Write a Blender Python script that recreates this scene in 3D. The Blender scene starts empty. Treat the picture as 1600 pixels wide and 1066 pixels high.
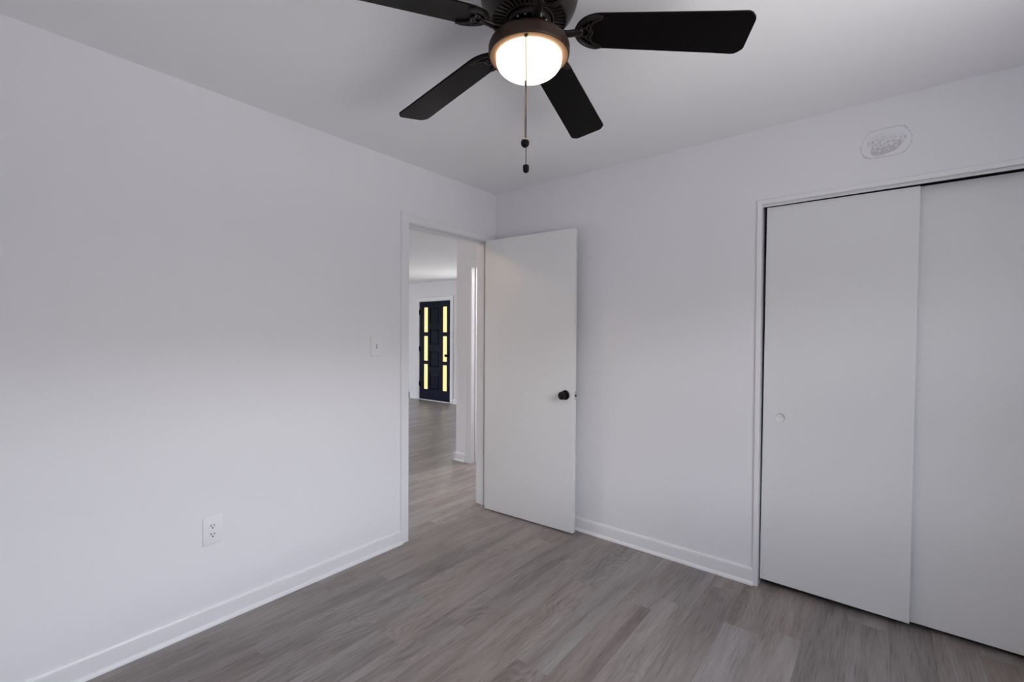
import bpy, bmesh, math, random
from mathutils import Vector, Matrix
from math import sin, cos, pi, radians as rad

SC = bpy.context.scene
COL = SC.collection

# ------------------------------------------------------------------ camera
cam_data = bpy.data.cameras.new('camera')
cam_data.sensor_fit = 'HORIZONTAL'
cam_data.sensor_width = 36.0
cam_data.lens = 716.56 * 36.0 / 1600.0
cam_data.clip_start = 0.02
cam = bpy.data.objects.new('camera', cam_data)
COL.objects.link(cam)
CF = Vector((-0.62848217, 0.77770894, -0.01337771))
CR = Vector((0.77771782, 0.6285876, 0.00571177))
CU = Vector((-0.01285116, 0.00681433, 0.9998942))
CP = Vector((2.38505671, -2.73761606, 1.34029751))
M = Matrix((CR, CU, -CF)).transposed().to_4x4()
M.translation = CP
cam.matrix_world = M
SC.camera = cam

# ------------------------------------------------------------------ colour management and light
SC.view_settings.view_transform = 'Standard'
SC.view_settings.look = 'None'
SC.view_settings.gamma = 1.0
SC.view_settings.exposure = 0.0
SC.view_settings.use_curve_mapping = False
SC.cycles.use_denoising = True
SC.cycles.max_bounces = 14
SC.cycles.diffuse_bounces = 8
SC.cycles.sample_clamp_indirect = 8.0
SC.cycles.caustics_reflective = False
SC.cycles.caustics_refractive = False

# overcast daylight: bright sky above a darker belt of trees and houses and the ground
world = bpy.data.worlds.new('overcast_sky')
SC.world = world
world.use_nodes = True
wn, wl = world.node_tree.nodes, world.node_tree.links
wn.clear()
w_out = wn.new('ShaderNodeOutputWorld')
w_bg = wn.new('ShaderNodeBackground')
w_tc = wn.new('ShaderNodeTexCoord')
w_sep = wn.new('ShaderNodeSeparateXYZ')
w_map = wn.new('ShaderNodeMapRange')
w_map.inputs['From Min'].default_value = -1.0
w_map.inputs['From Max'].default_value = 1.0
w_ramp = wn.new('ShaderNodeValToRGB')
el = w_ramp.color_ramp.elements
el[0].position = 0.0
el[0].color = (0.62, 0.61, 0.60, 1)
el[1].position = 1.0
el[1].color = (0.42, 0.49, 0.62, 1)
for pos, c in ((0.31, (0.62, 0.61, 0.60, 1)), (0.42, (0.285, 0.285, 0.292, 1)), (0.590, (0.285, 0.29, 0.302, 1)), (0.612, (1.38, 1.45, 1.56, 1)), (0.655, (1.16, 1.22, 1.33, 1)), (0.71, (0.47, 0.53, 0.65, 1))):
    e = el.new(pos)
    e.color = c
# the morning side of the sky is brighter than the south
w_az = wn.new('ShaderNodeMapRange')
w_az.inputs['From Min'].default_value = -0.85
w_az.inputs['From Max'].default_value = -0.15
w_az.inputs['To Min'].default_value = 0.50
w_az.inputs['To Max'].default_value = 1.08
w_mul = wn.new('ShaderNodeMix')
w_mul.data_type = 'RGBA'
w_mul.blend_type = 'MULTIPLY'
w_mul.inputs['Factor'].default_value = 1.0
w_bg.inputs['Strength'].default_value = 14.1
wl.new(w_tc.outputs['Generated'], w_sep.inputs[0])
wl.new(w_sep.outputs['Z'], w_map.inputs['Value'])
wl.new(w_map.outputs['Result'], w_ramp.inputs['Fac'])
wl.new(w_sep.outputs['Y'], w_az.inputs['Value'])
wl.new(w_ramp.outputs['Color'], w_mul.inputs[6])
wl.new(w_az.outputs['Result'], w_mul.inputs[7])
wl.new(w_mul.outputs[2], w_bg.inputs['Color'])
wl.new(w_bg.outputs[0], w_out.inputs[0])


def portal(name, loc, direction, sx, sy):
    """daylight portal filling a window opening"""
    d = bpy.data.lights.new(name, 'AREA')
    d.shape = 'RECTANGLE'
    d.size, d.size_y = sx, sy
    d.cycles.is_portal = True
    o = bpy.data.objects.new(name, d)
    o.location = loc
    o.rotation_euler = Vector(direction).to_track_quat('-Z', 'Z').to_euler()
    COL.objects.link(o)
    return o


WIN1 = (-2.35, -1.0, 0.88, 2.05)      # bedroom window in the right wall: y0 y1 z0 z1
WIN2 = (-3.75, -2.9, 0.9, 1.9)      # living room window beside the front door: x0 x1 z0 z1
WIN4 = (0.2, 1.8, 0.08, 2.08)         # living room west window: y0 y1 z0 z1
WIN5 = (-4.6, -2.9, 0.08, 2.10)        # living room south glass door: x0 x1 z0 z1
WIN3 = (-0.90, -0.15, 0.7, 2.0)        # small room window
portal('window_daylight', (3.33, (WIN1[0] + WIN1[1]) / 2, (WIN1[2] + WIN1[3]) / 2), (-1, 0, 0), WIN1[1] - WIN1[0], WIN1[3] - WIN1[2])
portal('living_daylight', ((WIN2[0] + WIN2[1]) / 2, 3.585, (WIN2[2] + WIN2[3]) / 2), (0, -1, 0), WIN2[1] - WIN2[0], WIN2[3] - WIN2[2])
portal('small_room_daylight', ((WIN3[0] + WIN3[1]) / 2, 3.585, (WIN3[2] + WIN3[3]) / 2), (0, -1, 0), WIN3[1] - WIN3[0], WIN3[3] - WIN3[2])
portal('west_daylight', (-7.23, (WIN4[0] + WIN4[1]) / 2, (WIN4[2] + WIN4[3]) / 2), (1, 0, 0), WIN4[1] - WIN4[0], WIN4[3] - WIN4[2])
portal('south_daylight', ((WIN5[0] + WIN5[1]) / 2, -2.73, (WIN5[2] + WIN5[3]) / 2), (0, 1, 0), WIN5[1] - WIN5[0], WIN5[3] - WIN5[2])

FAN_GLOW = 4.0
FAN_WATTS = 21.0
HALL_GLOW = 23.0

# ------------------------------------------------------------------ helpers


def principled(name, color, rough=0.5, metal=0.0, spec=0.5):
    m = bpy.data.materials.new(name)
    m.use_nodes = True
    b = m.node_tree.nodes['Principled BSDF']
    b.inputs['Base Color'].default_value = (*color, 1)
    b.inputs['Roughness'].default_value = rough
    b.inputs['Metallic'].default_value = metal
    b.inputs['Specular IOR Level'].default_value = spec
    return m


def add_bump(m, scale, strength, dist=0.002, detail=4.0, stretch=None):
    nt = m.node_tree
    tc = nt.nodes.new('ShaderNodeTexCoord')
    mp = nt.nodes.new('ShaderNodeMapping')
    if stretch:
        mp.inputs['Scale'].default_value = stretch
    nz = nt.nodes.new('ShaderNodeTexNoise')
    nz.inputs['Scale'].default_value = scale
    nz.inputs['Detail'].default_value = detail
    bp = nt.nodes.new('ShaderNodeBump')
    bp.inputs['Strength'].default_value = strength
    bp.inputs['Distance'].default_value = dist
    nt.links.new(tc.outputs['Object'], mp.inputs['Vector'])
    nt.links.new(mp.outputs[0], nz.inputs['Vector'])
    nt.links.new(nz.outputs['Fac'], bp.inputs['Height'])
    nt.links.new(bp.outputs[0], nt.nodes['Principled BSDF'].inputs['Normal'])
    return m


def emissive(name, color, strength, base=(0.8, 0.8, 0.8)):
    m = principled(name, base, 0.3)
    b = m.node_tree.nodes['Principled BSDF']
    b.inputs['Emission Color'].default_value = (*color, 1)
    b.inputs['Emission Strength'].default_value = strength
    return m


def obj(name, bm, mat, parent=None, smooth=False, loc=None):
    bmesh.ops.recalc_face_normals(bm, faces=bm.faces[:])
    me = bpy.data.meshes.new(name)
    bm.to_mesh(me)
    bm.free()
    if smooth:
        for p in me.polygons:
            p.use_smooth = True
        if smooth != 'all':
            me.set_sharp_from_angle(angle=rad(smooth if smooth is not True else 35))
    me.materials.append(mat)
    o = bpy.data.objects.new(name, me)
    COL.objects.link(o)
    if parent is not None:
        o.parent = parent
    if loc is not None:
        o.location = loc
    return o


def tag(o, label=None, cat=None, group=None, kind=None):
    if label:
        o['label'] = label
    if cat:
        o['category'] = cat
    if group:
        o['group'] = group
    if kind:
        o['kind'] = kind
    return o


def empty(name, loc, rotz=0.0):
    o = bpy.data.objects.new(name, None)
    o.empty_display_size = 0.1
    o.location = loc
    o.rotation_euler = (0, 0, rotz)
    COL.objects.link(o)
    return o


def box(bm, x0, x1, y0, y1, z0, z1, bevel=0.0, seg=2):
    r = bmesh.ops.create_cube(bm, size=1.0)
    vs = r['verts']
    for v in vs:
        v.co = Vector(((x0 + x1) / 2 + v.co.x * (x1 - x0), (y0 + y1) / 2 + v.co.y * (y1 - y0), (z0 + z1) / 2 + v.co.z * (z1 - z0)))
    if bevel > 0:
        es = list({e for v in vs for e in v.link_edges})
        bmesh.ops.bevel(bm, geom=es, offset=bevel, segments=seg, profile=0.5, affect='EDGES')
    return bm


def lathe(bm, prof, seg=64, axis=Matrix.Identity(4), close=False):
    """profile of (radius, height) turned about local Z"""
    rings = []
    for r, z in prof:
        if r < 1e-6:
            rings.append([bm.verts.new(axis @ Vector((0, 0, z)))])
        else:
            rings.append([bm.verts.new(axis @ Vector((r * cos(2 * pi * i / seg), r * sin(2 * pi * i / seg), z))) for i in range(seg)])
    n = len(rings)
    for k in range(n if close else n - 1):
        a, b = rings[k], rings[(k + 1) % n]
        for i in range(seg):
            j = (i + 1) % seg
            if len(a) == 1 and len(b) == 1:
                continue
            if len(a) == 1:
                bm.faces.new((a[0], b[j], b[i]))
            elif len(b) == 1:
                bm.faces.new((a[i], a[j], b[0]))
            else:
                bm.faces.new((a[i], a[j], b[j], b[i]))
    return bm


def tube(bm, pts, r, seg=8, flat=1.0, closed=False):
    """sweep a round (or flattened) section along points; r may be a list"""
    pts = [Vector(p) for p in pts]
    n = len(pts)
    rs = r if isinstance(r, (list, tuple)) else [r] * n
    up = Vector((0, 0, 1))
    rings = []
    for i, p in enumerate(pts):
        if closed:
            t = (pts[(i + 1) % n] - pts[i - 1]).normalized()
        else:
            t = (pts[min(i + 1, n - 1)] - pts[max(i - 1, 0)]).normalized()
        u = up if abs(t.dot(up)) < 0.95 else Vector((1, 0, 0))
        s = t.cross(u).normalized()
        w = s.cross(t).normalized()
        rings.append([bm.verts.new(p + s * (cos(2 * pi * k / seg) * rs[i]) + w * (sin(2 * pi * k / seg) * rs[i] * flat)) for k in range(seg)])
    for i in range(n if closed else n - 1):
        a, b = rings[i], rings[(i + 1) % n]
        for k in range(seg):
            l = (k + 1) % seg
            bm.faces.new((a[k], a[l], b[l], b[k]))
    if not closed:
        bm.faces.new(rings[0][::-1])
        bm.faces.new(rings[-1])
    return bm


def smooth_path(pts, n=6):
    """Catmull-Rom through points"""
    P = [Vector(p) for p in pts]
    P = [2 * P[0] - P[1]] + P + [2 * P[-1] - P[-2]]
    out = []
    for i in range(1, len(P) - 2):
        for k in range(n):
            t = k / n
            a, b, c, d = P[i - 1], P[i], P[i + 1], P[i + 2]
            out.append(0.5 * ((2 * b) + (c - a) * t + (2 * a - 5 * b + 4 * c - d) * t * t + (3 * b - a - 3 * c + d) * t ** 3))
    out.append(P[-2])
    return out


def sphere(bm, c, r, u=16, v=10, scale=(1, 1, 1)):
    m = Matrix.Translation(c) @ Matrix.Diagonal((*scale, 1))
    bmesh.ops.create_uvsphere(bm, u_segments=u, v_segments=v, radius=r, matrix=m)
    return bm


def slab(axis, a0, a1, u0, u1, z0, z1, holes=()):
    """wall slab normal to axis ('x' or 'y'), with rectangular holes (u0,u1,z0,z1) through it; one clean shell"""
    bm = bmesh.new()
    us = sorted({u0, u1, *[h[0] for h in holes], *[h[1] for h in holes]})
    zs = sorted({z0, z1, *[h[2] for h in holes], *[h[3] for h in holes]})
    us = [u for u in us if u0 <= u <= u1]
    zs = [z for z in zs if z0 <= z <= z1]

    def solid(i, j):
        if i < 0 or j < 0 or i >= len(us) - 1 or j >= len(zs) - 1:
            return False
        cu, cz = (us[i] + us[i + 1]) / 2, (zs[j] + zs[j + 1]) / 2
        return not any(h[0] < cu < h[1] and h[2] < cz < h[3] for h in holes)

    def P(a, u, z):
        return (a, u, z) if axis == 'x' else (u, a, z)
    cache = {}

    def V(a, u, z):
        k = (a, u, z)
        if k not in cache:
            cache[k] = bm.verts.new(P(a, u, z))
        return cache[k]
    for i in range(len(us) - 1):
        for j in range(len(zs) - 1):
            if not solid(i, j):
                continue
            a, b, c, d = us[i], us[i + 1], zs[j], zs[j + 1]
            for s in (a0, a1):
                bm.faces.new((V(s, a, c), V(s, b, c), V(s, b, d), V(s, a, d)))
            if not solid(i - 1, j):
                bm.faces.new((V(a0, a, c), V(a1, a, c), V(a1, a, d), V(a0, a, d)))
            if not solid(i + 1, j):
                bm.faces.new((V(a0, b, c), V(a1, b, c), V(a1, b, d), V(a0, b, d)))
            if not solid(i, j - 1):
                bm.faces.new((V(a0, a, c), V(a1, a, c), V(a1, b, c), V(a0, b, c)))
            if not solid(i, j + 1):
                bm.faces.new((V(a0, a, d), V(a1, a, d), V(a1, b, d), V(a0, b, d)))
    return bm


def sweep_frame(bm, path, prof, to3d):
    """sweep a profile [(outward distance, height off wall)] along an open 2-D path with mitred corners"""
    P = [Vector(p) for p in path]
    n = len(P)
    rings = []
    for i in range(n):
        d0 = (P[i] - P[i - 1]).normalized() if i > 0 else None
        d1 = (P[i + 1] - P[i]).normalized() if i < n - 1 else None
        n0 = Vector((-d0.y, d0.x)) if d0 else None
        n1 = Vector((-d1.y, d1.x)) if d1 else None
        if n0 is None:
            m = n1
        elif n1 is None:
            m = n0
        else:
            m = (n0 + n1)
            m = m / m.dot(n0)
        rings.append([bm.verts.new(to3d(P[i].x + m.x * d, P[i].y + m.y * d, h)) for d, h in prof])
    k = len(prof)
    for i in range(n - 1):
        for j in range(k):
            l = (j + 1) % k
            bm.faces.new((rings[i][j], rings[i][l], rings[i + 1][l], rings[i + 1][j]))
    bm.faces.new(rings[0][::-1])
    bm.faces.new(rings[-1])
    return bm


BASE_PROF = [(0, 0), (0.024, 0), (0.0235, 0.006), (0.021, 0.012), (0.0165, 0.0165), (0.0125, 0.0185), (0.0125, 0.074), (0.0115, 0.081), (0.008, 0.0865), (0.004, 0.088), (0, 0.088)]


def base_run(bm, p0, p1, nrm):
    """baseboard with shoe moulding along the wall from p0 to p1, nrm points into the room"""
    rings = []
    for p in (p0, p1):
        rings.append([bm.verts.new((p[0] + nrm[0] * d, p[1] + nrm[1] * d, z)) for d, z in BASE_PROF])
    k = len(BASE_PROF)
    for j in range(k):
        l = (j + 1) % k
        bm.faces.new((rings[0][j], rings[0][l], rings[1][l], rings[1][j]))
    bm.faces.new(rings[0][::-1])
    bm.faces.new(rings[1])
    return bm


# ------------------------------------------------------------------ materials
wall_paint = add_bump(principled('wall_paint', (0.768, 0.768, 0.792), 0.55, spec=0.3), 220, 0.12, 0.0006)
ceiling_paint = add_bump(principled('ceiling_paint', (0.86, 0.855, 0.872), 0.7, spec=0.2), 160, 0.15, 0.0008)
knockdown = add_bump(principled('textured_ceiling', (0.86, 0.865, 0.87), 0.7, spec=0.2), 38, 0.5, 0.004, 6)
trim_paint = principled('trim_paint', (0.765, 0.768, 0.785), 0.35)
door_paint = add_bump(principled('door_paint', (0.775, 0.775, 0.77), 0.38), 30, 0.10, 0.0006, 5, (1, 1, 0.15))
closet_paint = add_bump(principled('closet_door_paint', (0.725, 0.728, 0.735), 0.4), 30, 0.08, 0.0006, 5, (1, 1, 0.15))
plate_plastic = principled('white_plastic', (0.785, 0.785, 0.80), 0.3)
slot_dark = principled('slot_dark', (0.015, 0.015, 0.015), 0.6)
black_metal = principled('matte_black_metal', (0.004, 0.004, 0.0045), 0.3, 0.0, 0.25)
steel = principled('brushed_steel', (0.45, 0.45, 0.45), 0.35, 1.0)
dark_steel = principled('dark_steel', (0.12, 0.12, 0.125), 0.4, 0.8)
bronze = principled('oil_rubbed_bronze', (0.020, 0.0145, 0.013), 0.34, 0.0, 0.28)
bronze_dark = principled('dark_bronze', (0.011, 0.008, 0.0075), 0.30, 0.0, 0.25)
fixture_brown = principled('brown_fixture_metal', (0.034, 0.020, 0.015), 0.42, 0.0, 0.18)
glow_tinted_lip = principled('glow_tinted_lip', (0.30, 0.17, 0.09), 0.4, 0.0, 0.3)  # lighter than the rim: the bowl's warm glow is put into the colour
blade_wood = add_bump(principled('espresso_blade', (0.0030, 0.0024, 0.0022), 0.30, spec=0.07), 40, 0.1, 0.0004, 5, (0.1, 1, 1))
bowl_glass = emissive('lit_frosted_glass', (1.0, 0.85, 0.60), FAN_GLOW, (0.9, 0.88, 0.82))
hall_glass = emissive('lit_opal_glass', (1.0, 0.71, 0.44), HALL_GLOW, (0.9, 0.88, 0.82))
chain_metal = principled('chain_bronze', (0.045, 0.034, 0.026), 0.45, 0.4, 0.3)
knob_black = principled('black_pull_knob', (0.004, 0.004, 0.0045), 0.5, spec=0.1)
frontdoor_paint = principled('blue_black_paint', (0.006, 0.009, 0.022), 0.45, spec=0.07)


def make_floor_material():
    m = bpy.data.materials.new('grey_oak_plank')
    m.use_nodes = True
    nt = m.node_tree
    N, L = nt.nodes, nt.links
    b = N['Principled BSDF']

    def math_(op, a, bb=None, c=None):
        n = N.new('ShaderNodeMath')
        n.operation = op
        for i, v in enumerate((a, bb, c)):
            if v is None:
                continue
            if isinstance(v, (int, float)):
                n.inputs[i].default_value = v
            else:
                L.new(v, n.inputs[i])
        return n.outputs[0]

    def comb(x, y, z):
        n = N.new('ShaderNodeCombineXYZ')
        for i, v in enumerate((x, y, z)):
            if isinstance(v, (int, float)):
                n.inputs[i].default_value = v
            else:
                L.new(v, n.inputs[i])
        return n.outputs[0]

    def noise(vec, scale, detail, rough=0.55, dist=0.0):
        n = N.new('ShaderNodeTexNoise')
        n.inputs['Scale'].default_value = scale
        n.inputs['Detail'].default_value = detail
        n.inputs['Roughness'].default_value = rough
        n.inputs['Distortion'].default_value = dist
        L.new(vec, n.inputs['Vector'])
        return n.outputs['Fac']

    def white(vec):
        n = N.new('ShaderNodeTexWhiteNoise')
        n.noise_dimensions = '3D'
        L.new(vec, n.inputs['Vector'])
        return n.outputs['Value'], n.outputs['Color']
    W, LEN = 0.15, 1.22
    tc = N.new('ShaderNodeTexCoord')
    sp = N.new('ShaderNodeSeparateXYZ')
    L.new(tc.outputs['Object'], sp.inputs[0])
    x, y = sp.outputs['X'], sp.outputs['Y']
    xr = math_('DIVIDE', math_('ADD', x, 20.0 * W - 0.024), W)
    row = math_('FLOOR', xr)
    fx = math_('FRACT', xr)
    ro, _ = white(comb(row, 3.7, 0.0))
    yr = math_('ADD', math_('DIVIDE', math_('ADD', y, 20.0), LEN), ro)
    colm = math_('FLOOR', yr)
    fy = math_('FRACT', yr)
    pr, pc = white(comb(row, colm, 1.3))
    pr2, _ = white(comb(row, colm, 7.9))
    # per-plank offset so that the figure differs from plank to plank
    ox = math_('MULTIPLY', pr, 37.0)
    oy = math_('MULTIPLY', pr2, 53.0)
    lx = math_('ADD', x, ox)
    ly = math_('ADD', y, oy)
    # broad soft streaks along the plank
    streak = noise(comb(math_('MULTIPLY', lx, 14.0), math_('MULTIPLY', ly, 1.3), pr), 1.0, 3.0, 0.5, 0.4)
    # cathedral figure: distorted rings
    warp = noise(comb(math_('MULTIPLY', lx, 5.0), math_('MULTIPLY', ly, 1.6), pr2), 1.0, 2.0, 0.5)
    ringv = math_('ADD', math_('MULTIPLY', math_('SUBTRACT', fx, 0.5), 2.2), math_('MULTIPLY', warp, 13.0))
    ring = math_('SINE', math_('MULTIPLY', ringv, 9.0))
    ring = math_('MULTIPLY_ADD', ring, 0.5, 0.5)
    ringmask = N.new('ShaderNodeMapRange')
    ringmask.inputs['From Min'].default_value = 0.50
    ringmask.inputs['From Max'].default_value = 0.68
    L.new(noise(comb(math_('MULTIPLY', lx, 4.0), math_('MULTIPLY', ly, 1.1), 4.4), 1.0, 1.0), ringmask.inputs['Value'])
    # fine pores
    fine = noise(comb(math_('MULTIPLY', lx, 260.0), math_('MULTIPLY', ly, 9.0), 0.0), 1.0, 3.0, 0.65)
    pore = noise(comb(math_('MULTIPLY', lx, 120.0), math_('MULTIPLY', ly, 5.0), 9.0), 1.0, 2.0, 0.6)
    # knots
    vor = N.new('ShaderNodeTexVoronoi')
    vor.inputs['Scale'].default_value = 1.0
    L.new(comb(math_('MULTIPLY', lx, 5.0), math_('MULTIPLY', ly, 2.0), 0.0), vor.inputs['Vector'])
    knot = N.new('ShaderNodeMapRange')
    knot.inputs['From Min'].default_value = 0.03
    knot.inputs['From Max'].default_value = 0.16
    knot.inputs['To Min'].default_value = 1.0
    knot.inputs['To Max'].default_value = 0.0
    L.new(vor.outputs['Distance'], knot.inputs['Value'])
    # blend into one tone value
    t = math_('MULTIPLY_ADD', math_('SUBTRACT', pr, 0.5), 0.20, 0.5)
    t = math_('ADD', t, math_('MULTIPLY', math_('SUBTRACT', streak, 0.5), 1.0))
    t = math_('ADD', t, math_('MULTIPLY', math_('MULTIPLY', math_('SUBTRACT', ring, 0.5), ringmask.outputs[0]), 0.17))
    t = math_('ADD', t, math_('MULTIPLY', math_('SUBTRACT', fine, 0.5), 0.55))
    t = math_('ADD', t, math_('MULTIPLY', math_('SUBTRACT', pore, 0.5), 0.36))
    t = math_('SUBTRACT', t, math_('MULTIPLY', knot.outputs[0], 0.16))
    lines = N.new('ShaderNodeMapRange')
    lines.inputs['From Min'].default_value = 0.33
    lines.inputs['From Max'].default_value = 0.44
    lines.inputs['To Min'].default_value = 1.0
    lines.inputs['To Max'].default_value = 0.0
    L.new(pore, lines.inputs['Value'])
    t = math_('SUBTRACT', t, math_('MULTIPLY', lines.outputs[0], 0.16))
    t = math_('ADD', t, 0.03)
    ramp = N.new('ShaderNodeValToRGB')
    e = ramp.color_ramp.elements
    e[0].position = 0.08
    e[0].color = (0.120, 0.100, 0.094, 1)
    e[1].position = 0.95
    e[1].color = (0.345, 0.322, 0.312, 1)
    mid = e.new(0.5)
    mid.color = (0.226, 0.199, 0.187, 1)
    L.new(t, ramp.inputs['Fac'])
    # slight hue drift between planks
    hue = N.new('ShaderNodeMix')
    hue.data_type = 'RGBA'
    hue.blend_type = 'MULTIPLY'
    hue.inputs['Factor'].default_value = 1.0
    tint = N.new('ShaderNodeValToRGB')
    tint.color_ramp.elements[0].color = (1.03, 0.985, 0.965, 1)
    tint.color_ramp.elements[1].color = (0.97, 1.0, 1.02, 1)
    L.new(pr2, tint.inputs['Fac'])
    L.new(ramp.outputs['Color'], hue.inputs[6])
    L.new(tint.outputs['Color'], hue.inputs[7])
    # seams
    ex = math_('MULTIPLY', math_('MINIMUM', fx, math_('SUBTRACT', 1.0, fx)), W)
    ey = math_('MULTIPLY', math_('MINIMUM', fy, math_('SUBTRACT', 1.0, fy)), LEN)
    edge = math_('MINIMUM', ex, ey)
    seam = N.new('ShaderNodeMapRange')
    seam.inputs['From Min'].default_value = 0.0004
    seam.inputs['From Max'].default_value = 0.0016
    seam.inputs['To Min'].default_value = 0.78
    seam.inputs['To Max'].default_value = 1.0
    L.new(edge, seam.inputs['Value'])
    fin = N.new('ShaderNodeMix')
    fin.data_type = 'RGBA'
    fin.blend_type = 'MULTIPLY'
    fin.inputs['Factor'].default_value = 1.0
    L.new(hue.outputs[2], fin.inputs[6])
    gc = N.new('ShaderNodeCombineColor')
    for i in range(3):
        L.new(seam.outputs[0], gc.inputs[i])
    L.new(gc.outputs[0], fin.inputs[7])
    L.new(fin.outputs[2], b.inputs['Base Color'])
    b.inputs['Roughness'].default_value = 0.35
    b.inputs['Specular IOR Level'].default_value = 0.4
    bp = N.new('ShaderNodeBump')
    bp.inputs['Strength'].default_value = 0.25
    bp.inputs['Distance'].default_value = 0.0006
    L.new(math_('ADD', math_('MULTIPLY', fine, 0.6), seam.outputs[0]), bp.inputs['Height'])
    L.new(bp.outputs[0], b.inputs['Normal'])
    return m


floor_mat = make_floor_material()

# ------------------------------------------------------------------ the room shell
H = 2.44          # bedroom ceiling
HL = 2.40         # ceiling of the rooms beyond the doorway
WT = 0.118        # wall thickness
DY0, DY1, DZ = -0.851, -0.080, 2.056      # clear doorway in the left wall
JT = 0.018        # jamb board thickness
FARY = 3.455      # far living-room wall
FD0, FD1, FDZ = -5.085, -4.165, 2.008     # front door opening
HY = 0.70         # hallway wall face
HX0 = -1.155      # its free corner
HD0, HD1, HDZ = -0.926, -0.20, 2.036      # doorway in the hallway wall
CX0, CX1, CZ = 1.880, 3.085, 2.039        # closet opening


def structure(o):
    o['kind'] = 'structure'
    return o


bm = bmesh.new()
box(bm, -7.2, 3.35, -3.4, 3.6, -0.1, 0.0)
structure(obj('floor', bm, floor_mat))
bm = bmesh.new()
box(bm, -0.06, 3.35, -3.4, 0.9, H, H + 0.1)
structure(obj('ceiling', bm, ceiling_paint))
bm = bmesh.new()
box(bm, -7.2, -WT + 0.001, -2.7, 3.6, HL, HL + 0.1)
structure(obj('ceiling', bm, knockdown))

structure(obj('wall_left', slab('x', -WT, 0.0, -3.37, FARY, 0, H, [(DY0 - JT, DY1 + JT, -1, DZ + JT)]), wall_paint))
structure(obj('wall_back', slab('y', 0.0, WT, 0.0, 3.2, 0, H, [(CX0 - JT, CX1 + JT, -1, CZ + JT)]), wall_paint))
structure(obj('wall_right', slab('x', 3.2, 3.32, -3.37, 0.87, 0, H, [WIN1]), wall_paint))
structure(obj('wall_front', slab('y', -3.37, -3.25, 0.0, 3.2, 0, H), wall_paint))
bm = slab('y', 0.75, 0.87, 1.60, 3.2, 0, H)
structure(obj('wall_closet', bm, wall_paint))
structure(obj('wall_closet', slab('x', 1.60, 1.70, WT, 0.75, 0, H), wall_paint))
structure(obj('wall_hall', slab('y', HY, HY + WT, HX0, -WT, 0, HL, [(HD0 - JT, HD1 + JT, -1, HDZ + JT)]), wall_paint))
structure(obj('wall_hall', slab('x', HX0, HX0 + WT, HY + WT, FARY, 0, HL), wall_paint))
structure(obj('wall_far', slab('y', FARY, FARY + 0.12, -7.1, 0.0, 0, HL + 0.04, [(FD0 - 0.02, FD1 + 0.02, -1, FDZ + 0.02), WIN2, WIN3]), wall_paint))
structure(obj('wall_west', slab('x', -7.22, -7.1, -2.6, FARY, 0, HL, [WIN4]), wall_paint))
structure(obj('wall_south', slab('y', -2.72, -2.6, -7.1, -WT, 0, HL, [WIN5]), wall_paint))

# window frames (unseen, they shape the daylight)


def window_frame(name, axis, a0, a1, w):
    bm = bmesh.new()
    u0, u1, z0, z1 = w
    t = 0.045
    um = (u0 + u1) / 2
    zm = (z0 + z1) / 2
    for (p, q, r, s) in ((u0, u0 + t, z0, z1), (u1 - t, u1, z0, z1), (u0 + t, u1 - t, z0, z0 + t), (u0 + t, u1 - t, z1 - t, z1), (u0 + t, u1 - t, zm - 0.02, zm + 0.02)):
        if axis == 'x':
            box(bm, a0, a1, p, q, r, s)
        else:
            box(bm, p, q, a0, a1, r, s)
    return structure(obj(name, bm, trim_paint))


window_frame('window_1', 'x', 3.245, 3.285, WIN1)
window_frame('window_2', 'y', FARY + 0.05, FARY + 0.09, WIN2)
window_frame('window_4', 'x', -7.18, -7.14, WIN4)
window_frame('window_5', 'y', -2.68, -2.64, WIN5)
window_frame('window_3', 'y', FARY + 0.05, FARY + 0.09, WIN3)

# baseboards
bm = bmesh.new()
base_run(bm, (0.0, -3.25), (0.0, DY0 - 0.058), (1, 0))
structure(obj('baseboard_left', bm, trim_paint, smooth=30))
bm = bmesh.new()
base_run(bm, (0.0, 0.0), (CX0 - 0.021, 0.0), (0, -1))
structure(obj('baseboard_back', bm, trim_paint, smooth=30))
bm = bmesh.new()
base_run(bm, (3.2, -3.25), (3.2, 0.0), (-1, 0))
structure(obj('baseboard_right', bm, trim_paint, smooth=30))
bm = bmesh.new()
base_run(bm, (HX0 - 0.0, HY), (HD0 - 0.082, HY), (0, -1))
base_run(bm, (HX0, HY - 0.02), (HX0, FARY), (-1, 0))
structure(obj('baseboard_hall', bm, trim_paint, smooth=30))
bm = bmesh.new()
base_run(bm, (-7.1, FARY), (FD0 - 0.09, FARY), (0, -1))
base_run(bm, (FD1 + 0.09, FARY), (HX0, FARY), (0, -1))
structure(obj('baseboard_far', bm, trim_paint, smooth=30))

# ------------------------------------------------------------------ bedroom doorway: casing, jamb, stop
CASING = [(0.0, 0.0), (0.0, 0.008), (0.002, 0.0105), (0.006, 0.0115), (0.040, 0.0135), (0.044, 0.0165), (0.056, 0.0165), (0.060, 0.014), (0.062, 0.010), (0.062, 0.0)]
bm = bmesh.new()
r_ = 0.004
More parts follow.
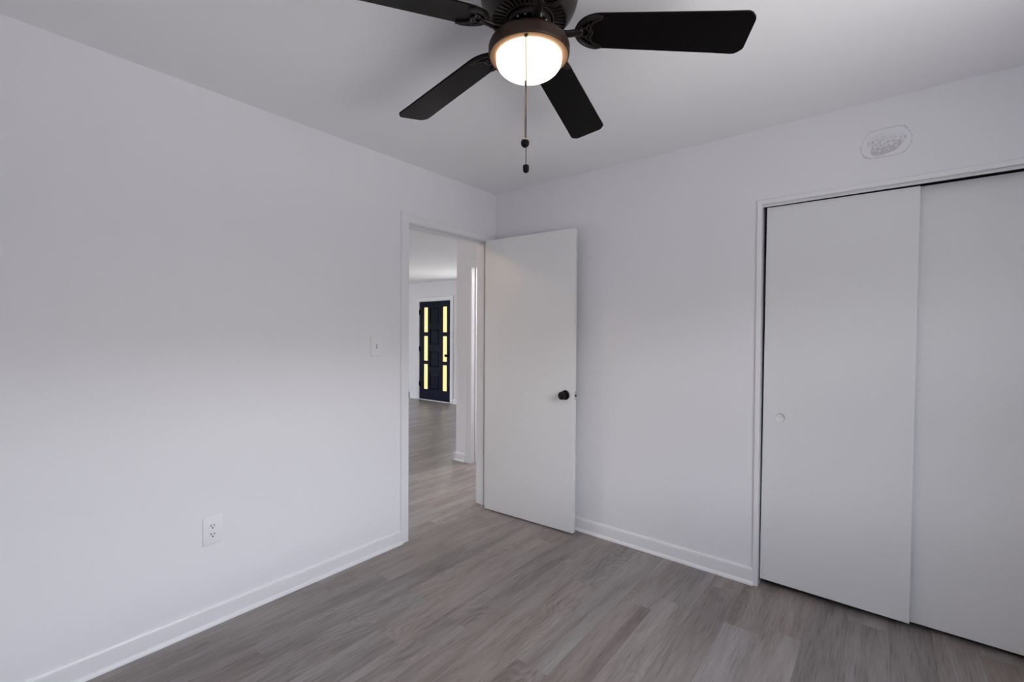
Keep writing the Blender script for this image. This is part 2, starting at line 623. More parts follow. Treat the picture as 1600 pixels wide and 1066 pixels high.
# path runs so that "left of travel" is outward
sweep_frame(bm, [(DY0 - r_, 0), (DY0 - r_, DZ + r_), (DY1 + r_, DZ + r_), (DY1 + r_, 0)], CASING, lambda u, z, h: (h, u, z))
trim1 = structure(obj('trim_1', bm, trim_paint, smooth=30))
bm = bmesh.new()
box(bm, -WT - 0.002, 0.002, DY0 - JT, DY0, 0, DZ + JT)
box(bm, -WT - 0.002, 0.002, DY1, DY1 + JT, 0, DZ + JT)
box(bm, -WT - 0.002, 0.002, DY0, DY1, DZ, DZ + JT)
obj('jamb', bm, trim_paint, trim1)
bm = bmesh.new()
box(bm, -0.080, -0.040, DY0, DY0 + 0.010, 0, DZ - 0.010, 0.002)
box(bm, -0.080, -0.040, DY1 - 0.010, DY1, 0, DZ - 0.010, 0.002)
box(bm, -0.080, -0.040, DY0, DY1, DZ - 0.010, DZ, 0.002)
obj('door_stop', bm, trim_paint, trim1)
bm = bmesh.new()
box(bm, -0.030, 0.003, DY0 - 0.0005, DY0 + 0.0015, 0.925, 0.975, 0.0004)
box(bm, 0.002, 0.011, DY0 - 0.0035, DY0 + 0.0012, 0.930, 0.968, 0.001)
tag(obj('strike_plate', bm, dark_steel, trim1), 'dark metal strike plate')
bm = bmesh.new()
sweep_frame(bm, [(DY0 - r_, 0), (DY0 - r_, DZ + r_), (DY1 + r_, DZ + r_), (DY1 + r_, 0)], CASING, lambda u, z, h: (-WT - h, u, z))
obj('hall_casing', bm, trim_paint, trim1, smooth=30)

# ------------------------------------------------------------------ open bedroom door
DW, DT, DH0, DH1 = 0.764, 0.035, 0.009, 2.054
hinge = Vector((0.0235, -0.1425, 0.0))
ang = math.atan2(-0.100 + 0.1425, 0.788 - 0.0235)
bm = bmesh.new()
box(bm, 0, DW, 0, DT, DH0, DH1, 0.0025, 2)       # visible face at local y = 0
door1 = structure(obj('door_1', bm, door_paint, smooth=30, loc=hinge))
door1.rotation_euler = (0, 0, ang)
tag(door1, 'white flush bedroom door standing open against the back wall', 'door')


def knob(parent, lx, lz, side):
    """black round door knob with its rose; side -1 = visible face"""
    y0 = 0.0 if side < 0 else DT
    ax = Matrix.Translation((lx, y0, lz)) @ Matrix.Rotation(rad(90 if side < 0 else -90), 4, 'X')
    bm = bmesh.new()
    lathe(bm, [(0, 0), (0.033, 0), (0.033, 0.004), (0.031, 0.007), (0.024, 0.0095), (0.013, 0.011), (0.0115, 0.016), (0.0115, 0.026),
               (0.015, 0.030), (0.022, 0.034), (0.0262, 0.040), (0.0275, 0.047), (0.0265, 0.054), (0.023, 0.060), (0.016, 0.0635), (0.0, 0.0645)], 40, ax)
    return tag(obj('door_knob', bm, black_metal, parent, smooth=40), 'black round knob with rose')


KX, KZ = 0.700, 0.936
knob(door1, KX, KZ, -1)
knob(door1, KX, KZ, 1)
bm = bmesh.new()
box(bm, DW - 0.0005, DW + 0.0012, DT / 2 - 0.0125, DT / 2 + 0.0125, KZ - 0.029, KZ + 0.029, 0.0004)
lp = tag(obj('latch_plate', bm, principled('painted_plate', (0.62, 0.62, 0.64), 0.4), door1), 'latch plate on the door edge')
bm = bmesh.new()
box(bm, DW + 0.001, DW + 0.010, DT / 2 - 0.007, DT / 2 + 0.007, KZ - 0.008, KZ + 0.008, 0.002)
obj('latch_bolt', bm, dark_steel, lp)
for dz in (-0.022, 0.022):
    bm = bmesh.new()
    lathe(bm, [(0, 0.0012), (0.004, 0.0012), (0.0035, 0.0022), (0, 0.0025)], 12, Matrix.Translation((DW, DT / 2, KZ + dz)) @ Matrix.Rotation(rad(90), 4, 'Y'))
    obj('screw', bm, dark_steel, lp)
for hz in (0.24, 1.06, 1.84):
    bm = bmesh.new()
    lathe(bm, [(0, -0.046), (0.006, -0.046), (0.0066, -0.043), (0.0066, -0.016), (0.0060, -0.0155), (0.0060, -0.0145), (0.0066, -0.014), (0.0066, 0.014), (0.0060, 0.0145),
               (0.0060, 0.0155), (0.0066, 0.016), (0.0066, 0.043), (0.006, 0.046), (0.004, 0.049), (0, 0.050)], 16, Matrix.Translation((-0.008, DT + 0.001, hz)))
    box(bm, -0.008, -0.0002, DT - 0.030, DT + 0.001, hz - 0.044, hz + 0.044)
    obj('hinge', bm, trim_paint, door1, smooth=30)

# ------------------------------------------------------------------ closet: frame, track, two bypass doors
bm = bmesh.new()
CC = [(0.0, -0.10), (0.0, 0.010), (0.002, 0.012), (0.022, 0.0125), (0.024, 0.0105), (0.024, 0.0), (JT, 0.0), (JT, -0.10)]
sweep_frame(bm, [(CX0, 0), (CX0, CZ), (CX1, CZ), (CX1, 0)], CC, lambda u, z, h: (u, -h, z))
trim2 = structure(obj('trim_2', bm, trim_paint, smooth=30))
bm = bmesh.new()
box(bm, CX0, CX1, 0.006, 0.009, 2.0255, CZ, 0.0006)
tag(obj('track_fascia', bm, principled('painted_track', (0.70, 0.70, 0.70), 0.4), trim2), 'white fascia of the overhead track')
bm = bmesh.new()
box(bm, CX0, CX1, 0.009, 0.100, 2.0355, CZ)  # near-black colour stands in for the closet shade above the doors
tag(obj('track_channel', bm, slot_dark, trim2), 'channel of the overhead track, shade painted dark')

bm = bmesh.new()
box(bm, 0, 0.611, 0, 0.032, 0, 1.990, 0.0015, 1)
door2 = structure(obj('door_2', bm, closet_paint, loc=(1.8855, 0.020, 0.0345)))
door2.rotation_euler = (0, rad(0.36), 0)
tag(door2, 'white flush sliding closet door in front, with a round finger pull', 'closet door')
ax = Matrix.Translation((0.0795, 0.0, 0.880)) @ Matrix.Rotation(rad(90), 4, 'X')
# bore the pocket for the finger pull through a boolean, then drop the cutter
bm = bmesh.new()
lathe(bm, [(0, 0.02), (0.0225, 0.02), (0.0225, -0.013), (0, -0.013)], 48, ax)
cutter = obj('cutter', bm, closet_paint, loc=(1.8855, 0.020, 0.0345))
cutter.rotation_euler = door2.rotation_euler
md = door2.modifiers.new('pocket', 'BOOLEAN')
md.operation = 'DIFFERENCE'
md.object = cutter
bpy.context.view_layer.update()
dg = bpy.context.evaluated_depsgraph_get()
new_mesh = bpy.data.meshes.new_from_object(door2.evaluated_get(dg))
door2.modifiers.clear()
door2.data = new_mesh
bpy.data.objects.remove(cutter)
bm = bmesh.new()
lathe(bm, [(0.0, -0.0110), (0.0180, -0.0110), (0.0203, -0.0090), (0.0214, -0.0010), (0.0222, 0.0008), (0.0240, 0.0014), (0.0256, 0.0010), (0.0262, 0.0000), (0.0262, -0.0002), (0.0222, -0.0002), (0.0212, -0.0112), (0, -0.0118)], 48, ax)
tag(obj('finger_pull', bm, closet_paint, door2, smooth=30), 'round recessed finger pull painted white')
bm = bmesh.new()
box(bm, 2.455, 3.083, 0.061, 0.093, 0.023, 2.027, 0.0015, 1)
door3 = structure(obj('door_3', bm, closet_paint))
tag(door3, 'white flush sliding closet door behind the front one, at right edge', 'closet door')

# ------------------------------------------------------------------ hallway doorway (beyond the bedroom)
bm = bmesh.new()
CAS2 = [(0, 0), (0, 0.008), (0.003, 0.012), (0.055, 0.014), (0.060, 0.017), (0.072, 0.017), (0.076, 0.012), (0.076, 0)]
sweep_frame(bm, [(HD0, 0), (HD0, HDZ), (HD1, HDZ), (HD1, 0)], CAS2, lambda u, z, h: (u, HY - h, z))
trim3 = structure(obj('trim_3', bm, trim_paint, smooth=30))
bm = bmesh.new()
box(bm, HD0 - JT, HD0, HY - 0.002, HY + WT + 0.002, 0, HDZ + JT)
box(bm, HD1, HD1 + JT, HY - 0.002, HY + WT + 0.002, 0, HDZ + JT)
box(bm, HD0, HD1, HY - 0.002, HY + WT + 0.002, HDZ, HDZ + JT)
box(bm, HD0, HD0 + 0.010, HY + 0.045, HY + 0.080, 0, HDZ, 0.002)
obj('jamb', bm, trim_paint, trim3)

sl = bpy.data.lights.new('small_room_fill', 'POINT')  # unseen fill light added to brighten the strip beyond the hallway doorway
sl.energy = 40.0
sl.color = (1.0, 0.93, 0.86)
sl.shadow_soft_size = 0.12
slo = bpy.data.objects.new('small_room_fill', sl)
COL.objects.link(slo)
slo.location = (-0.35, 1.9, 2.25)

# ------------------------------------------------------------------ front door at the far end
LW = FD1 - FD0
LH = FDZ - 0.012


def fd_rect(a, b, c, d):
    """fractions across and down the leaf -> x0 x1 z0 z1"""
    return (FD0 + a * LW, FD0 + b * LW, 0.012 + (1 - d) * LH, 0.012 + (1 - c) * LH)


panes = [fd_rect(a, b, c, d) for (a, b) in ((0.13, 0.265), (0.745, 0.88)) for (c, d) in ((0.058, 0.312), (0.352, 0.604), (0.640, 0.896))]
panels = [fd_rect(0.335, 0.63, c, d) for (c, d) in ((0.062, 0.225), (0.28, 0.443), (0.508, 0.668), (0.73, 0.897))]
Y0, Y1 = FARY + 0.010, FARY + 0.052
door4 = structure(obj('door_4', slab('y', Y0, Y1, FD0, FD1, 0.012, FDZ, panes + panels), frontdoor_paint))
tag(door4, 'blue-black panelled front door with six narrow lit panes', 'front door')
pane_mat = emissive('sunlit_amber_glass', (1.0, 0.84, 0.37), 0.85, (0.5, 0.4, 0.15))
nt = pane_mat.node_tree
wv = nt.nodes.new('ShaderNodeTexWave')
wv.inputs['Scale'].default_value = 18
wv.inputs['Distortion'].default_value = 1.5
mr = nt.nodes.new('ShaderNodeMapRange')
mr.inputs['To Min'].default_value = 0.72
mr.inputs['To Max'].default_value = 0.95
tcn = nt.nodes.new('ShaderNodeTexCoord')
nt.links.new(tcn.outputs['Object'], wv.inputs['Vector'])
nt.links.new(wv.outputs['Fac'], mr.inputs['Value'])
nt.links.new(mr.outputs[0], nt.nodes['Principled BSDF'].inputs['Emission Strength'])
for r in panes:
    bm = bmesh.new()
    box(bm, r[0], r[1], Y0 + 0.014, Y0 + 0.022, r[2], r[3])
    tag(obj('glass_pane', bm, pane_mat, door4), 'narrow yellow sunlit pane')
for r in panels:
    bm = bmesh.new()
    box(bm, r[0], r[1], Y0 + 0.014, Y1 - 0.004, r[2], r[3])
    w = 0.035
    # raised field with sloping shoulders
    a = [bm.verts.new((x, Y0 + 0.0135, z)) for x, z in ((r[0] + 0.012, r[2] + 0.012), (r[1] - 0.012, r[2] + 0.012), (r[1] - 0.012, r[3] - 0.012), (r[0] + 0.012, r[3] - 0.012))]
    c = [bm.verts.new((x, Y0 + 0.004, z)) for x, z in ((r[0] + w, r[2] + w), (r[1] - w, r[2] + w), (r[1] - w, r[3] - w), (r[0] + w, r[3] - w))]
    for i in range(4):
        j = (i + 1) % 4
        bm.faces.new((a[i], a[j], c[j], c[i]))
    bm.faces.new(c)
    obj('raised_panel', bm, frontdoor_paint, door4)
for fz in (0.105, 0.485, 0.845):
    z = 0.012 + (1 - fz) * LH
    bm = bmesh.new()
    lathe(bm, [(0, -0.05), (0.011, -0.05), (0.011, 0.05), (0, 0.05)], 14, Matrix.Translation((FD0 - 0.004, Y0 - 0.012, z)))
    box(bm, FD0 - 0.026, FD0 + 0.016, Y0 - 0.012, Y0 - 0.0005, z - 0.048, z + 0.048)
    tag(obj('hinge', bm, black_metal, door4), 'black hinge')
bm = bmesh.new()
kx, kz = FD0 + 0.90 * LW, 0.925
lathe(bm, [(0, 0), (0.034, 0), (0.033, 0.006), (0.013, 0.010), (0.012, 0.028), (0.026, 0.036), (0.030, 0.048), (0.024, 0.060), (0, 0.064)], 24, Matrix.Translation((kx, Y0, kz)) @ Matrix.Rotation(rad(90), 4, 'X'))
tag(obj('door_knob', bm, black_metal, door4, smooth=40), 'black door knob')
bm = bmesh.new()
lathe(bm, [(0, 0), (0.030, 0), (0.030, 0.010), (0.026, 0.014), (0, 0.014)], 24, Matrix.Translation((FD0 + 0.945 * LW, Y0, 1.60)) @ Matrix.Rotation(rad(90), 4, 'X'))
box(bm, FD0 + 0.945 * LW - 0.005, FD0 + 0.945 * LW + 0.005, Y0 - 0.030, Y0 - 0.012, 1.585, 1.615, 0.002)
tag(obj('deadbolt', bm, black_metal, door4), 'black deadbolt turn')
bm = bmesh.new()
CAS4 = [(0, 0), (0, 0.010), (0.003, 0.013), (0.062, 0.015), (0.068, 0.018), (0.080, 0.018), (0.084, 0.012), (0.084, 0)]
sweep_frame(bm, [(FD0 - 0.004, 0), (FD0 - 0.004, FDZ + 0.004), (FD1 + 0.004, FDZ + 0.004), (FD1 + 0.004, 0)], CAS4, lambda u, z, h: (u, FARY - h, z))
trim4 = structure(obj('trim_4', bm, trim_paint, smooth=30))
bm = bmesh.new()
box(bm, FD0 - 0.02, FD0 - 0.003, FARY, FARY + 0.12, 0, FDZ + 0.02)
box(bm, FD1 + 0.003, FD1 + 0.02, FARY, FARY + 0.12, 0, FDZ + 0.02)
box(bm, FD0 - 0.003, FD1 + 0.003, FARY, FARY + 0.12, FDZ + 0.003, FDZ + 0.02)
obj('jamb', bm, trim_paint, trim4)
bm = bmesh.new()
box(bm, FD0 - 0.003, FD1 + 0.003, FARY - 0.02, FARY + 0.12, 0, 0.011, 0.003)
tag(obj('threshold', bm, steel, trim4), 'metal threshold strip')

# ------------------------------------------------------------------ ceiling fan
FX, FY = 1.4995, -1.5643
fan = empty('ceiling_fan', (FX, FY, H))
tag(fan, 'dark bronze five-blade ceiling fan with a lit bowl light and pull chains', 'ceiling fan')


def fz(z):
    return z - H


def prof(p):
    return [(r, fz(z)) for r, z in p]


bm = bmesh.new()
lathe(bm, prof([(0, 2.4395), (0.158, 2.4395), (0.158, 2.430), (0.155, 2.424), (0.156, 2.412), (0.153, 2.396), (0.148, 2.380), (0.140, 2.362), (0.130, 2.348), (0.1235, 2.3395),
                (0.1205, 2.336), (0.1175, 2.3355), (0.1150, 2.337), (0.1140, 2.342), (0.1130, 2.352), (0.079, 2.352), (0.0790, 2.341), (0.0780, 2.3365), (0.0755, 2.335), (0.0735, 2.337), (0.0730, 2.370), (0, 2.370)]), 80)
housing = obj('motor_housing', bm, bronze, fan, smooth=40)
bm = bmesh.new()
for k in range(40):
    a = 2 * pi * k / 40
    ca, sa = cos(a), sin(a)
    p0 = Vector((0.077 * ca, 0.077 * sa, fz(2.3405)))
    p1 = Vector((0.1155 * ca, 0.1155 * sa, fz(2.3405)))
    tube(bm, [p0, p1], [0.0030, 0.0046], 8)
obj('vent_ribs', bm, bronze, housing, smooth=60)
bm = bmesh.new()
lathe(bm, prof([(0, 2.352), (0.068, 2.352), (0.070, 2.348), (0.070, 2.324), (0.066, 2.319), (0.0, 2.319)]), 48)
rotor = obj('rotor_hub', bm, bronze_dark, fan, smooth=40)
for k in range(10):
    a = rad(31.03 + 36 + (k // 2) * 72 + (12 if k % 2 else -12))
    bm = bmesh.new()
    sphere(bm, (0.060 * cos(a), 0.060 * sin(a), fz(2.3185)), 0.0045, 10, 6, (1, 1, 0.6))
    obj('screw', bm, steel, rotor, smooth='all')

bm = bmesh.new()
lathe(bm, prof([(0, 2.319), (0.046, 2.319), (0.050, 2.316), (0.052, 2.306), (0.058, 2.300), (0.0605, 2.294), (0.061, 2.284), (0.066, 2.279), (0.078, 2.276), (0.078, 2.270), (0, 2.270)]), 56)
switch_h = obj('switch_housing', bm, fixture_brown, fan, smooth=40)
for k in range(3):
    a = rad(-53 + 120 * k)
    bm = bmesh.new()
    sphere(bm, (0.0615 * cos(a), 0.0615 * sin(a), fz(2.288)), 0.0035, 10, 6)
    obj('screw', bm, steel, switch_h, smooth='all')

bm = bmesh.new()
lathe(bm, prof([(0.060, 2.276), (0.080, 2.2765), (0.100, 2.2735), (0.115, 2.268), (0.1245, 2.2595), (0.1285, 2.2495), (0.1287, 2.2400), (0.1283, 2.2300), (0.1272, 2.2245), (0.1255, 2.2220), (0.1240, 2.2215), (0.1225, 2.2225), (0.1225, 2.2300), (0.060, 2.262)]), 96, close=True)
rim = obj('light_rim', bm, fixture_brown, fan, smooth=50)
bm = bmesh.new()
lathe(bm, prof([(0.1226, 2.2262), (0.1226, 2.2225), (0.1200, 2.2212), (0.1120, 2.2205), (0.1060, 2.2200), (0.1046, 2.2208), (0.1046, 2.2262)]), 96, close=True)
tag(obj('inner_lip', bm, glow_tinted_lip, rim, smooth=50), 'inner lip around the bowl, warm lamp glow painted in')
fl = bpy.data.lights.new('fan_lamp', 'SPOT')
fl.energy = FAN_WATTS
fl.color = (1.0, 0.74, 0.46)
fl.spot_size = rad(170)
fl.spot_blend = 1.0
fl.shadow_soft_size = 0.07
flo = bpy.data.objects.new('fan_lamp', fl)
COL.objects.link(flo)
flo.location = (FX, FY, 2.148)
bm = bmesh.new()
bp = [(0.0, 2.2262), (0.1034, 2.226), (0.1038, 2.210)]
for k in range(1, 17):
    a = k / 16 * pi / 2
    bp.append((0.1038 * cos(a), 2.210 - 0.052 * sin(a)))
bp[-1] = (0.0, 2.158)
lathe(bm, prof(bp), 96)
tag(obj('glass_bowl', bm, bowl_glass, fan, smooth=60), 'lit frosted glass bowl')

# blades: outline with rounded root and tip, tilted and slightly drooping
WR, WTIP, RT = 0.0626, 0.0740, 0.660


def half_w(r):
    w = WR + (WTIP - WR) * (r - 0.25) / (RT - 0.25)
    if r < 0.222:
        q = max(0.0, 1 - ((0.222 - r) / 0.076) ** 2)
        w *= q ** 0.5
    return w


def blade_outline():
    up = []
    for k in range(13):
        a = k / 12 * pi / 2
        r = 0.222 - 0.076 * cos(a)
        up.append((r, half_w(r)))
    for r in (0.28, 0.34, 0.42, 0.50, 0.58):
        up.append((r, half_w(r)))
    cr = 0.027
    for k in range(9):
        a = pi / 2 * (1 - k / 8)
        up.append((RT - cr + cr * cos(a), WTIP - cr + cr * sin(a)))
    pts = up + [(r, -w) for r, w in reversed(up[1:])]
    # the tip bows out a little
    return [(r + (0.006 * (1 - (w / WTIP) ** 2) if r > RT - 0.003 else 0), w) for r, w in pts]


def make_blade_mesh():
    bm = bmesh.new()
    pts = blade_outline()
    th = 0.0028
    lo = [bm.verts.new((r, w, -th)) for r, w in pts]
    hi = [bm.verts.new((r, w, th)) for r, w in pts]
    bm.faces.new(lo[::-1])
    bm.faces.new(hi)
    n = len(pts)
    for i in range(n):
        j = (i + 1) % n
        bm.faces.new((lo[i], lo[j], hi[j], hi[i]))
    return bm


def make_arm_mesh():
    """cast blade iron: curved arm ending in an open scrollwork plate under the blade root"""
    bm = bmesh.new()
    zb = -0.0065
    # arm from the hub
    tube(bm, smooth_path([(0.052, 0, 0.012), (0.075, 0, 0.006), (0.098, 0, -0.010), (0.122, 0, -0.013), (0.146, 0, -0.009), (0.160, 0, zb)], 5), [0.0125] * 25 + [0.013], 12, 0.62)

    def P(r, t, z=zb):
        return (r, t * WR, z)
    rimp = []
    for k in range(25):
        a = -pi / 2 + pi * k / 24
        rimp.append((0.222 - 0.0745 * cos(a), 0.93 * WR * sin(a), zb))
    tube(bm, [(0.228, -0.86 * WR, zb)] + rimp[1:-1] + [(0.228, 0.86 * WR, zb)], 0.0046, 8, 0.8)
    lines = [
        [(.227, .82), (.203, .62), (.192, .30), (.199, 0.0), (.192, -.30), (.203, -.62), (.227, -.82)],
        [(.188, .52), (.181, .27), (.190, -.0), (.181, -.27), (.188, -.52)],
        [(.162, .20), (.181, .27)],
        [(.162, -.20), (.181, -.27)],
        [(.219, .80), (.190, .72), (.168, .46), (.156, .12)],
        [(.219, -.80), (.190, -.72), (.168, -.46), (.156, -.12)],
    ]
    for i, l in enumerate(lines):
        tube(bm, smooth_path([P(r, t) for r, t in l], 5), 0.0030 if i else 0.0042, 7, 0.9)
    sphere(bm, (0.160, 0, zb), 0.0125, 14, 8, (1, 1.1, 0.45))
    return bm


bl_mesh = ar_mesh = None
for k in range(5):
    T = Matrix.Rotation(rad(31.03 + 72 * k), 4, 'Z') @ Matrix.Translation((0, 0, fz(2.3093))) @ Matrix.Rotation(rad(5.74), 4, 'Y') @ Matrix.Rotation(rad(-12.39), 4, 'X')
    if bl_mesh is None:
        b_ = obj('blade', make_blade_mesh(), blade_wood, fan)
        a_ = obj('blade_arm', make_arm_mesh(), bronze_dark, b_, smooth=50)
        bl_mesh, ar_mesh = b_, a_
    else:
        b_ = bl_mesh.copy()
        COL.objects.link(b_)
        b_.parent = fan
        a_ = ar_mesh.copy()
        COL.objects.link(a_)
        a_.parent = b_
    b_.matrix_local = T

# pull chains on the camera side of the light rim
hd = Vector((CP.x - FX, CP.y - FY, 0)).normalized()
sd = Vector((CR.x, CR.y, 0)).normalized()


def pull_chain(off, top, ztop, zk, knob_prof, sideways):
    p = hd * off + sd * sideways
    bm = bmesh.new()
    z = ztop
    tube(bm, [(p.x, p.y, fz(ztop)), (p.x, p.y, fz(zk + 0.008))], 0.0010, 6)
    while z > zk + 0.010:
        sphere(bm, (p.x, p.y, fz(z)), 0.0017, 6, 4)
        z -= 0.0044
    sphere(bm, (p.x, p.y, fz(ztop)), 0.0042, 12, 8)
    if top:
        tube(bm, [(p.x, p.y, fz(ztop - 0.132)), (p.x, p.y, fz(ztop - 0.146))], 0.0022, 8)
    ch = obj('pull_chain', bm, chain_metal, fan, smooth='all')
    bm = bmesh.new()
    lathe(bm, [(r, q) for r, q in knob_prof], 28, Matrix.Translation((p.x, p.y, fz(zk))))
    tag(obj('pull_knob', bm, knob_black, ch, smooth=50), 'black pull knob')


pull_chain(0.1115, True, 2.2195, 1.905, [(0, 0.014), (0.004, 0.0135), (0.009, 0.010), (0.0122, 0.004), (0.0125, -0.001), (0.0108, -0.007), (0.006, -0.0115), (0, -0.0128)], -0.010)
pull_chain(0.1150, False, 2.2195, 1.829, [(0, 0.0125), (0.0045, 0.012), (0.0085, 0.0095), (0.0092, 0.004), (0.0088, -0.003), (0.0082, -0.008), (0.005, -0.0115), (0, -0.0125)], -0.0068)

# ------------------------------------------------------------------ switch, outlet, wall patch
sw = empty('light_switch', (0.0, -1.0945, 1.2665))
tag(sw, 'white toggle light switch beside the bedroom doorway casing', 'light switch')


def plate(parent, w, h, t=0.006):
    bm = bmesh.new()
    box(bm, 0.0002, t, -w / 2, w / 2, -h / 2, h / 2, 0.0022, 3)
    return obj('plate', bm, plate_plastic, parent, smooth=40)


plate(sw, 0.079, 0.124)
bm = bmesh.new()
box(bm, 0.0058, 0.0066, -0.0052, 0.0052, -0.0125, 0.0125)
tag(obj('toggle_slot', bm, principled('slot_grey', (0.20, 0.20, 0.20), 0.6), sw), 'grey slot around the toggle')
bm = bmesh.new()
v = [bm.verts.new(c) for c in ((0.006, -0.0042, -0.007), (0.006, 0.0042, -0.007), (0.006, 0.0042, 0.006), (0.006, -0.0042, 0.006),
                               (0.017, -0.0034, 0.006), (0.017, 0.0034, 0.006), (0.0185, 0.0034, 0.012), (0.0185, -0.0034, 0.012))]
for f in ((0, 1, 2, 3), (4, 5, 6, 7), (0, 1, 5, 4), (1, 2, 6, 5), (2, 3, 7, 6), (3, 0, 4, 7)):
    bm.faces.new([v[i] for i in f])
obj('toggle', bm, plate_plastic, sw)
for dz in (-0.030, 0.030):
    bm = bmesh.new()
    lathe(bm, [(0, 0.0060), (0.0030, 0.0060), (0.0027, 0.0068), (0, 0.0072)], 12, Matrix.Translation((0, 0, dz)) @ Matrix.Rotation(rad(90), 4, 'Y'))
    obj('screw', bm, plate_plastic, sw)

ot = empty('power_outlet', (0.0, -1.9705, 0.4345))
tag(ot, 'white duplex power outlet low on the left wall', 'outlet')
plate(ot, 0.079, 0.126)
for dz in (-0.0195, 0.0195):
    bm = bmesh.new()
    pts = []
    for k in range(32):
        a = 2 * pi * k / 32
        yy, zz = 0.0172 * cos(a), 0.0172 * sin(a)
        pts.append((yy, max(-0.0140, min(0.0140, zz))))
    lo = [bm.verts.new((0.0055, a, b + dz)) for a, b in pts]
    hi = [bm.verts.new((0.0078, a * 0.97, dz + b * 0.97)) for a, b in pts]
    for i in range(32):
        j = (i + 1) % 32
        bm.faces.new((lo[i], lo[j], hi[j], hi[i]))
    bm.faces.new(hi)
    rc = obj('receptacle', bm, plate_plastic, ot, smooth=40)
    bm = bmesh.new()
    box(bm, 0.0072, 0.0080, -0.0082, -0.0049, dz + 0.0000, dz + 0.0098)
    box(bm, 0.0072, 0.0080, 0.0049, 0.0080, dz + 0.0008, dz + 0.0092)
    lathe(bm, [(0, 0), (0.0034, 0), (0.0034, 0.0008), (0, 0.0008)], 14, Matrix.Translation((0.0072, 0, dz - 0.0068)) @ Matrix.Rotation(rad(90), 4, 'Y'))
    tag(obj('slots', bm, slot_dark, rc), 'dark plug slots')
bm = bmesh.new()
lathe(bm, [(0, 0.0060), (0.0030, 0.0060), (0.0027, 0.0068), (0, 0.0072)], 12, Matrix.Rotation(rad(90), 4, 'Y'))
obj('screw', bm, plate_plastic, ot)

# octagonal skim-coat patch on the wall above the closet
wp = empty('wall_patch', (2.384, 0.0, 2.2395))
tag(wp, 'rough octagonal plaster patch on the wall above the closet doors', 'wall patch')
patch_pts = [(-0.094, -0.010), (-0.088, -0.038), (-0.060, -0.064), (0.052, -0.066), (0.078, -0.050), (0.094, -0.020), (0.096, 0.010), (0.086, 0.034), (0.056, 0.065), (-0.052, 0.064), (-0.066, 0.056), (-0.090, 0.020)]
bm = bmesh.new()


def ring_at(s, y):
    return [bm.verts.new((x * s, y, z * s)) for x, z in patch_pts]


rr = [ring_at(1.0, -0.0002), ring_at(0.995, -0.0030), ring_at(0.965, -0.0034), ring_at(0.945, -0.0016)]
n = len(patch_pts)
for a, b in zip(rr, rr[1:]):
    for i in range(n):
        j = (i + 1) % n
        bm.faces.new((a[i], a[j], b[j], b[i]))
bm.faces.new(rr[-1])
obj('patch_plaster', bm, wall_paint, wp)
bm = bmesh.new()
tube(bm, smooth_path([(x * 0.955, -0.0020, z * 0.955) for x, z in patch_pts + patch_pts[:1]], 4)[:-1], 0.0014, 6, closed=True)  # grey tube paints the shade of the groove around the patch
tag(obj('edge_line', bm, principled('groove_shade_grey', (0.46, 0.45, 0.475), 0.7), wp), 'thin grey outline of the patch, groove shade painted in')
mott = principled('scuffed_plaster', (0.5, 0.5, 0.5), 0.7)
nt = mott.node_tree
tcn = nt.nodes.new('ShaderNodeTexCoord')
nz = nt.nodes.new('ShaderNodeTexNoise')
nz.inputs['Scale'].default_value = 120
nz.inputs['Detail'].default_value = 4
nz.inputs['Roughness'].default_value = 0.7
gx = nt.nodes.new('ShaderNodeSeparateXYZ')
ad = nt.nodes.new('ShaderNodeMath')
ad.operation = 'MULTIPLY_ADD'
ad.inputs[1].default_value = -2.6
rp = nt.nodes.new('ShaderNodeValToRGB')
rp.color_ramp.elements[0].position = 0.47
rp.color_ramp.elements[0].color = (0.75, 0.75, 0.78, 1)
rp.color_ramp.elements[1].position = 0.56
rp.color_ramp.elements[1].color = (0.52, 0.50, 0.535, 1)
nt.links.new(tcn.outputs['Object'], nz.inputs['Vector'])
nt.links.new(tcn.outputs['Object'], gx.inputs[0])
nt.links.new(gx.outputs['Z'], ad.inputs[0])
nt.links.new(nz.outputs['Fac'], ad.inputs[2])
nt.links.new(ad.outputs[0], rp.inputs['Fac'])
nt.links.new(rp.outputs['Color'], nt.nodes['Principled BSDF'].inputs['Base Color'])
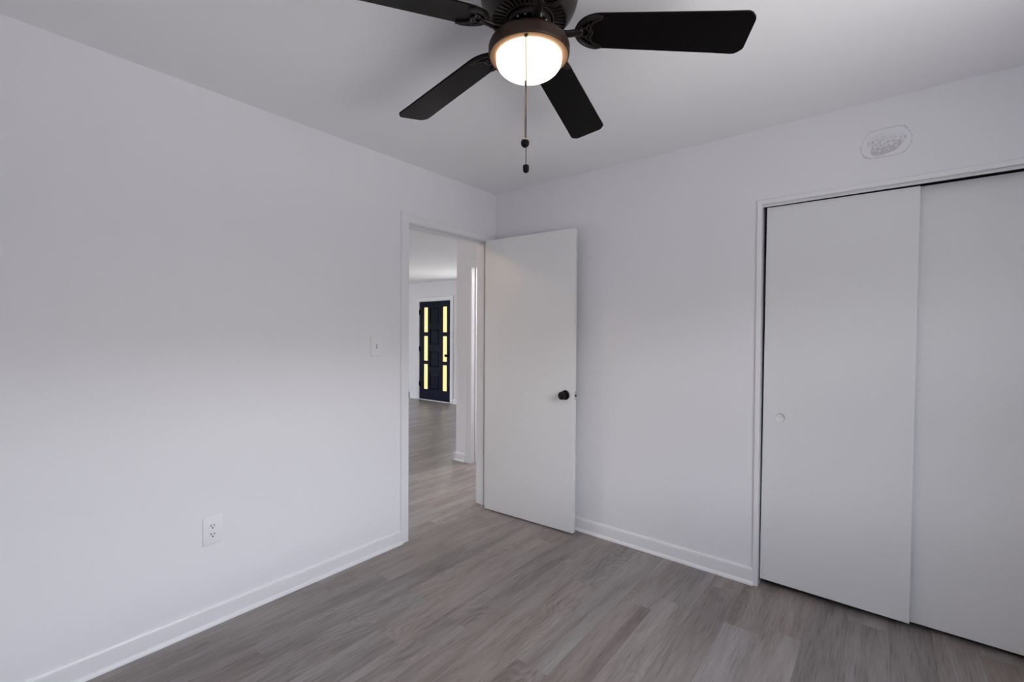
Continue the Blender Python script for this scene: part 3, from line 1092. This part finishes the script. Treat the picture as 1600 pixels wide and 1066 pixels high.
bp_ = nt.nodes.new('ShaderNodeBump')
bp_.inputs['Strength'].default_value = 0.6
bp_.inputs['Distance'].default_value = 0.002
nt.links.new(nz.outputs['Fac'], bp_.inputs['Height'])
nt.links.new(bp_.outputs[0], nt.nodes['Principled BSDF'].inputs['Normal'])
bm = bmesh.new()
pts = []
for k in range(28):
    a = 2 * pi * k / 28
    q = 1 + 0.10 * sin(3 * a + 1) + 0.07 * sin(5 * a)
    pts.append((-0.002 + 0.068 * q * cos(a), -0.004 + 0.050 * q * sin(a)))
lo = [bm.verts.new((x, -0.0012, z)) for x, z in pts]
hi = [bm.verts.new((x * 0.97, -0.0026, z * 0.97)) for x, z in pts]
for i in range(28):
    j = (i + 1) % 28
    bm.faces.new((lo[i], lo[j], hi[j], hi[i]))
bm.faces.new(hi)
tag(obj('mottled_area', bm, mott, wp), 'mottled grey unpainted area')

# small switch plate on the far wall beside the front door
s2 = empty('light_switch', (-4.035, FARY, 1.23))
tag(s2, 'small white switch plate on the far wall beside the blue-black front door', 'light switch')
bm = bmesh.new()
box(bm, -0.037, 0.037, -0.007, -0.0003, -0.06, 0.06, 0.002)
obj('plate', bm, plate_plastic, s2)
bm = bmesh.new()
box(bm, -0.005, 0.005, -0.016, -0.007, -0.006, 0.010, 0.001)
obj('toggle', bm, plate_plastic, s2)

# flush hall lamp, out of sight behind the bedroom wall
hl = empty('ceiling_light', (-0.8, -1.2, HL))
tag(hl, 'flush opal ceiling light in the hallway behind the bedroom wall', 'ceiling light')
bm = bmesh.new()
lathe(bm, [(0, -0.0005), (0.14, -0.0005), (0.14, -0.02), (0.12, -0.025), (0, -0.025)], 40)
obj('base', bm, trim_paint, hl, smooth=40)
bm = bmesh.new()
lathe(bm, [(0, -0.026), (0.13, -0.026)] + [(0.13 * cos(k / 10 * pi / 2), -0.026 - 0.07 * sin(k / 10 * pi / 2)) for k in range(1, 10)] + [(0, -0.096)], 40)
tag(obj('glass_dome', bm, hall_glass, hl, smooth=60), 'lit opal glass dome')
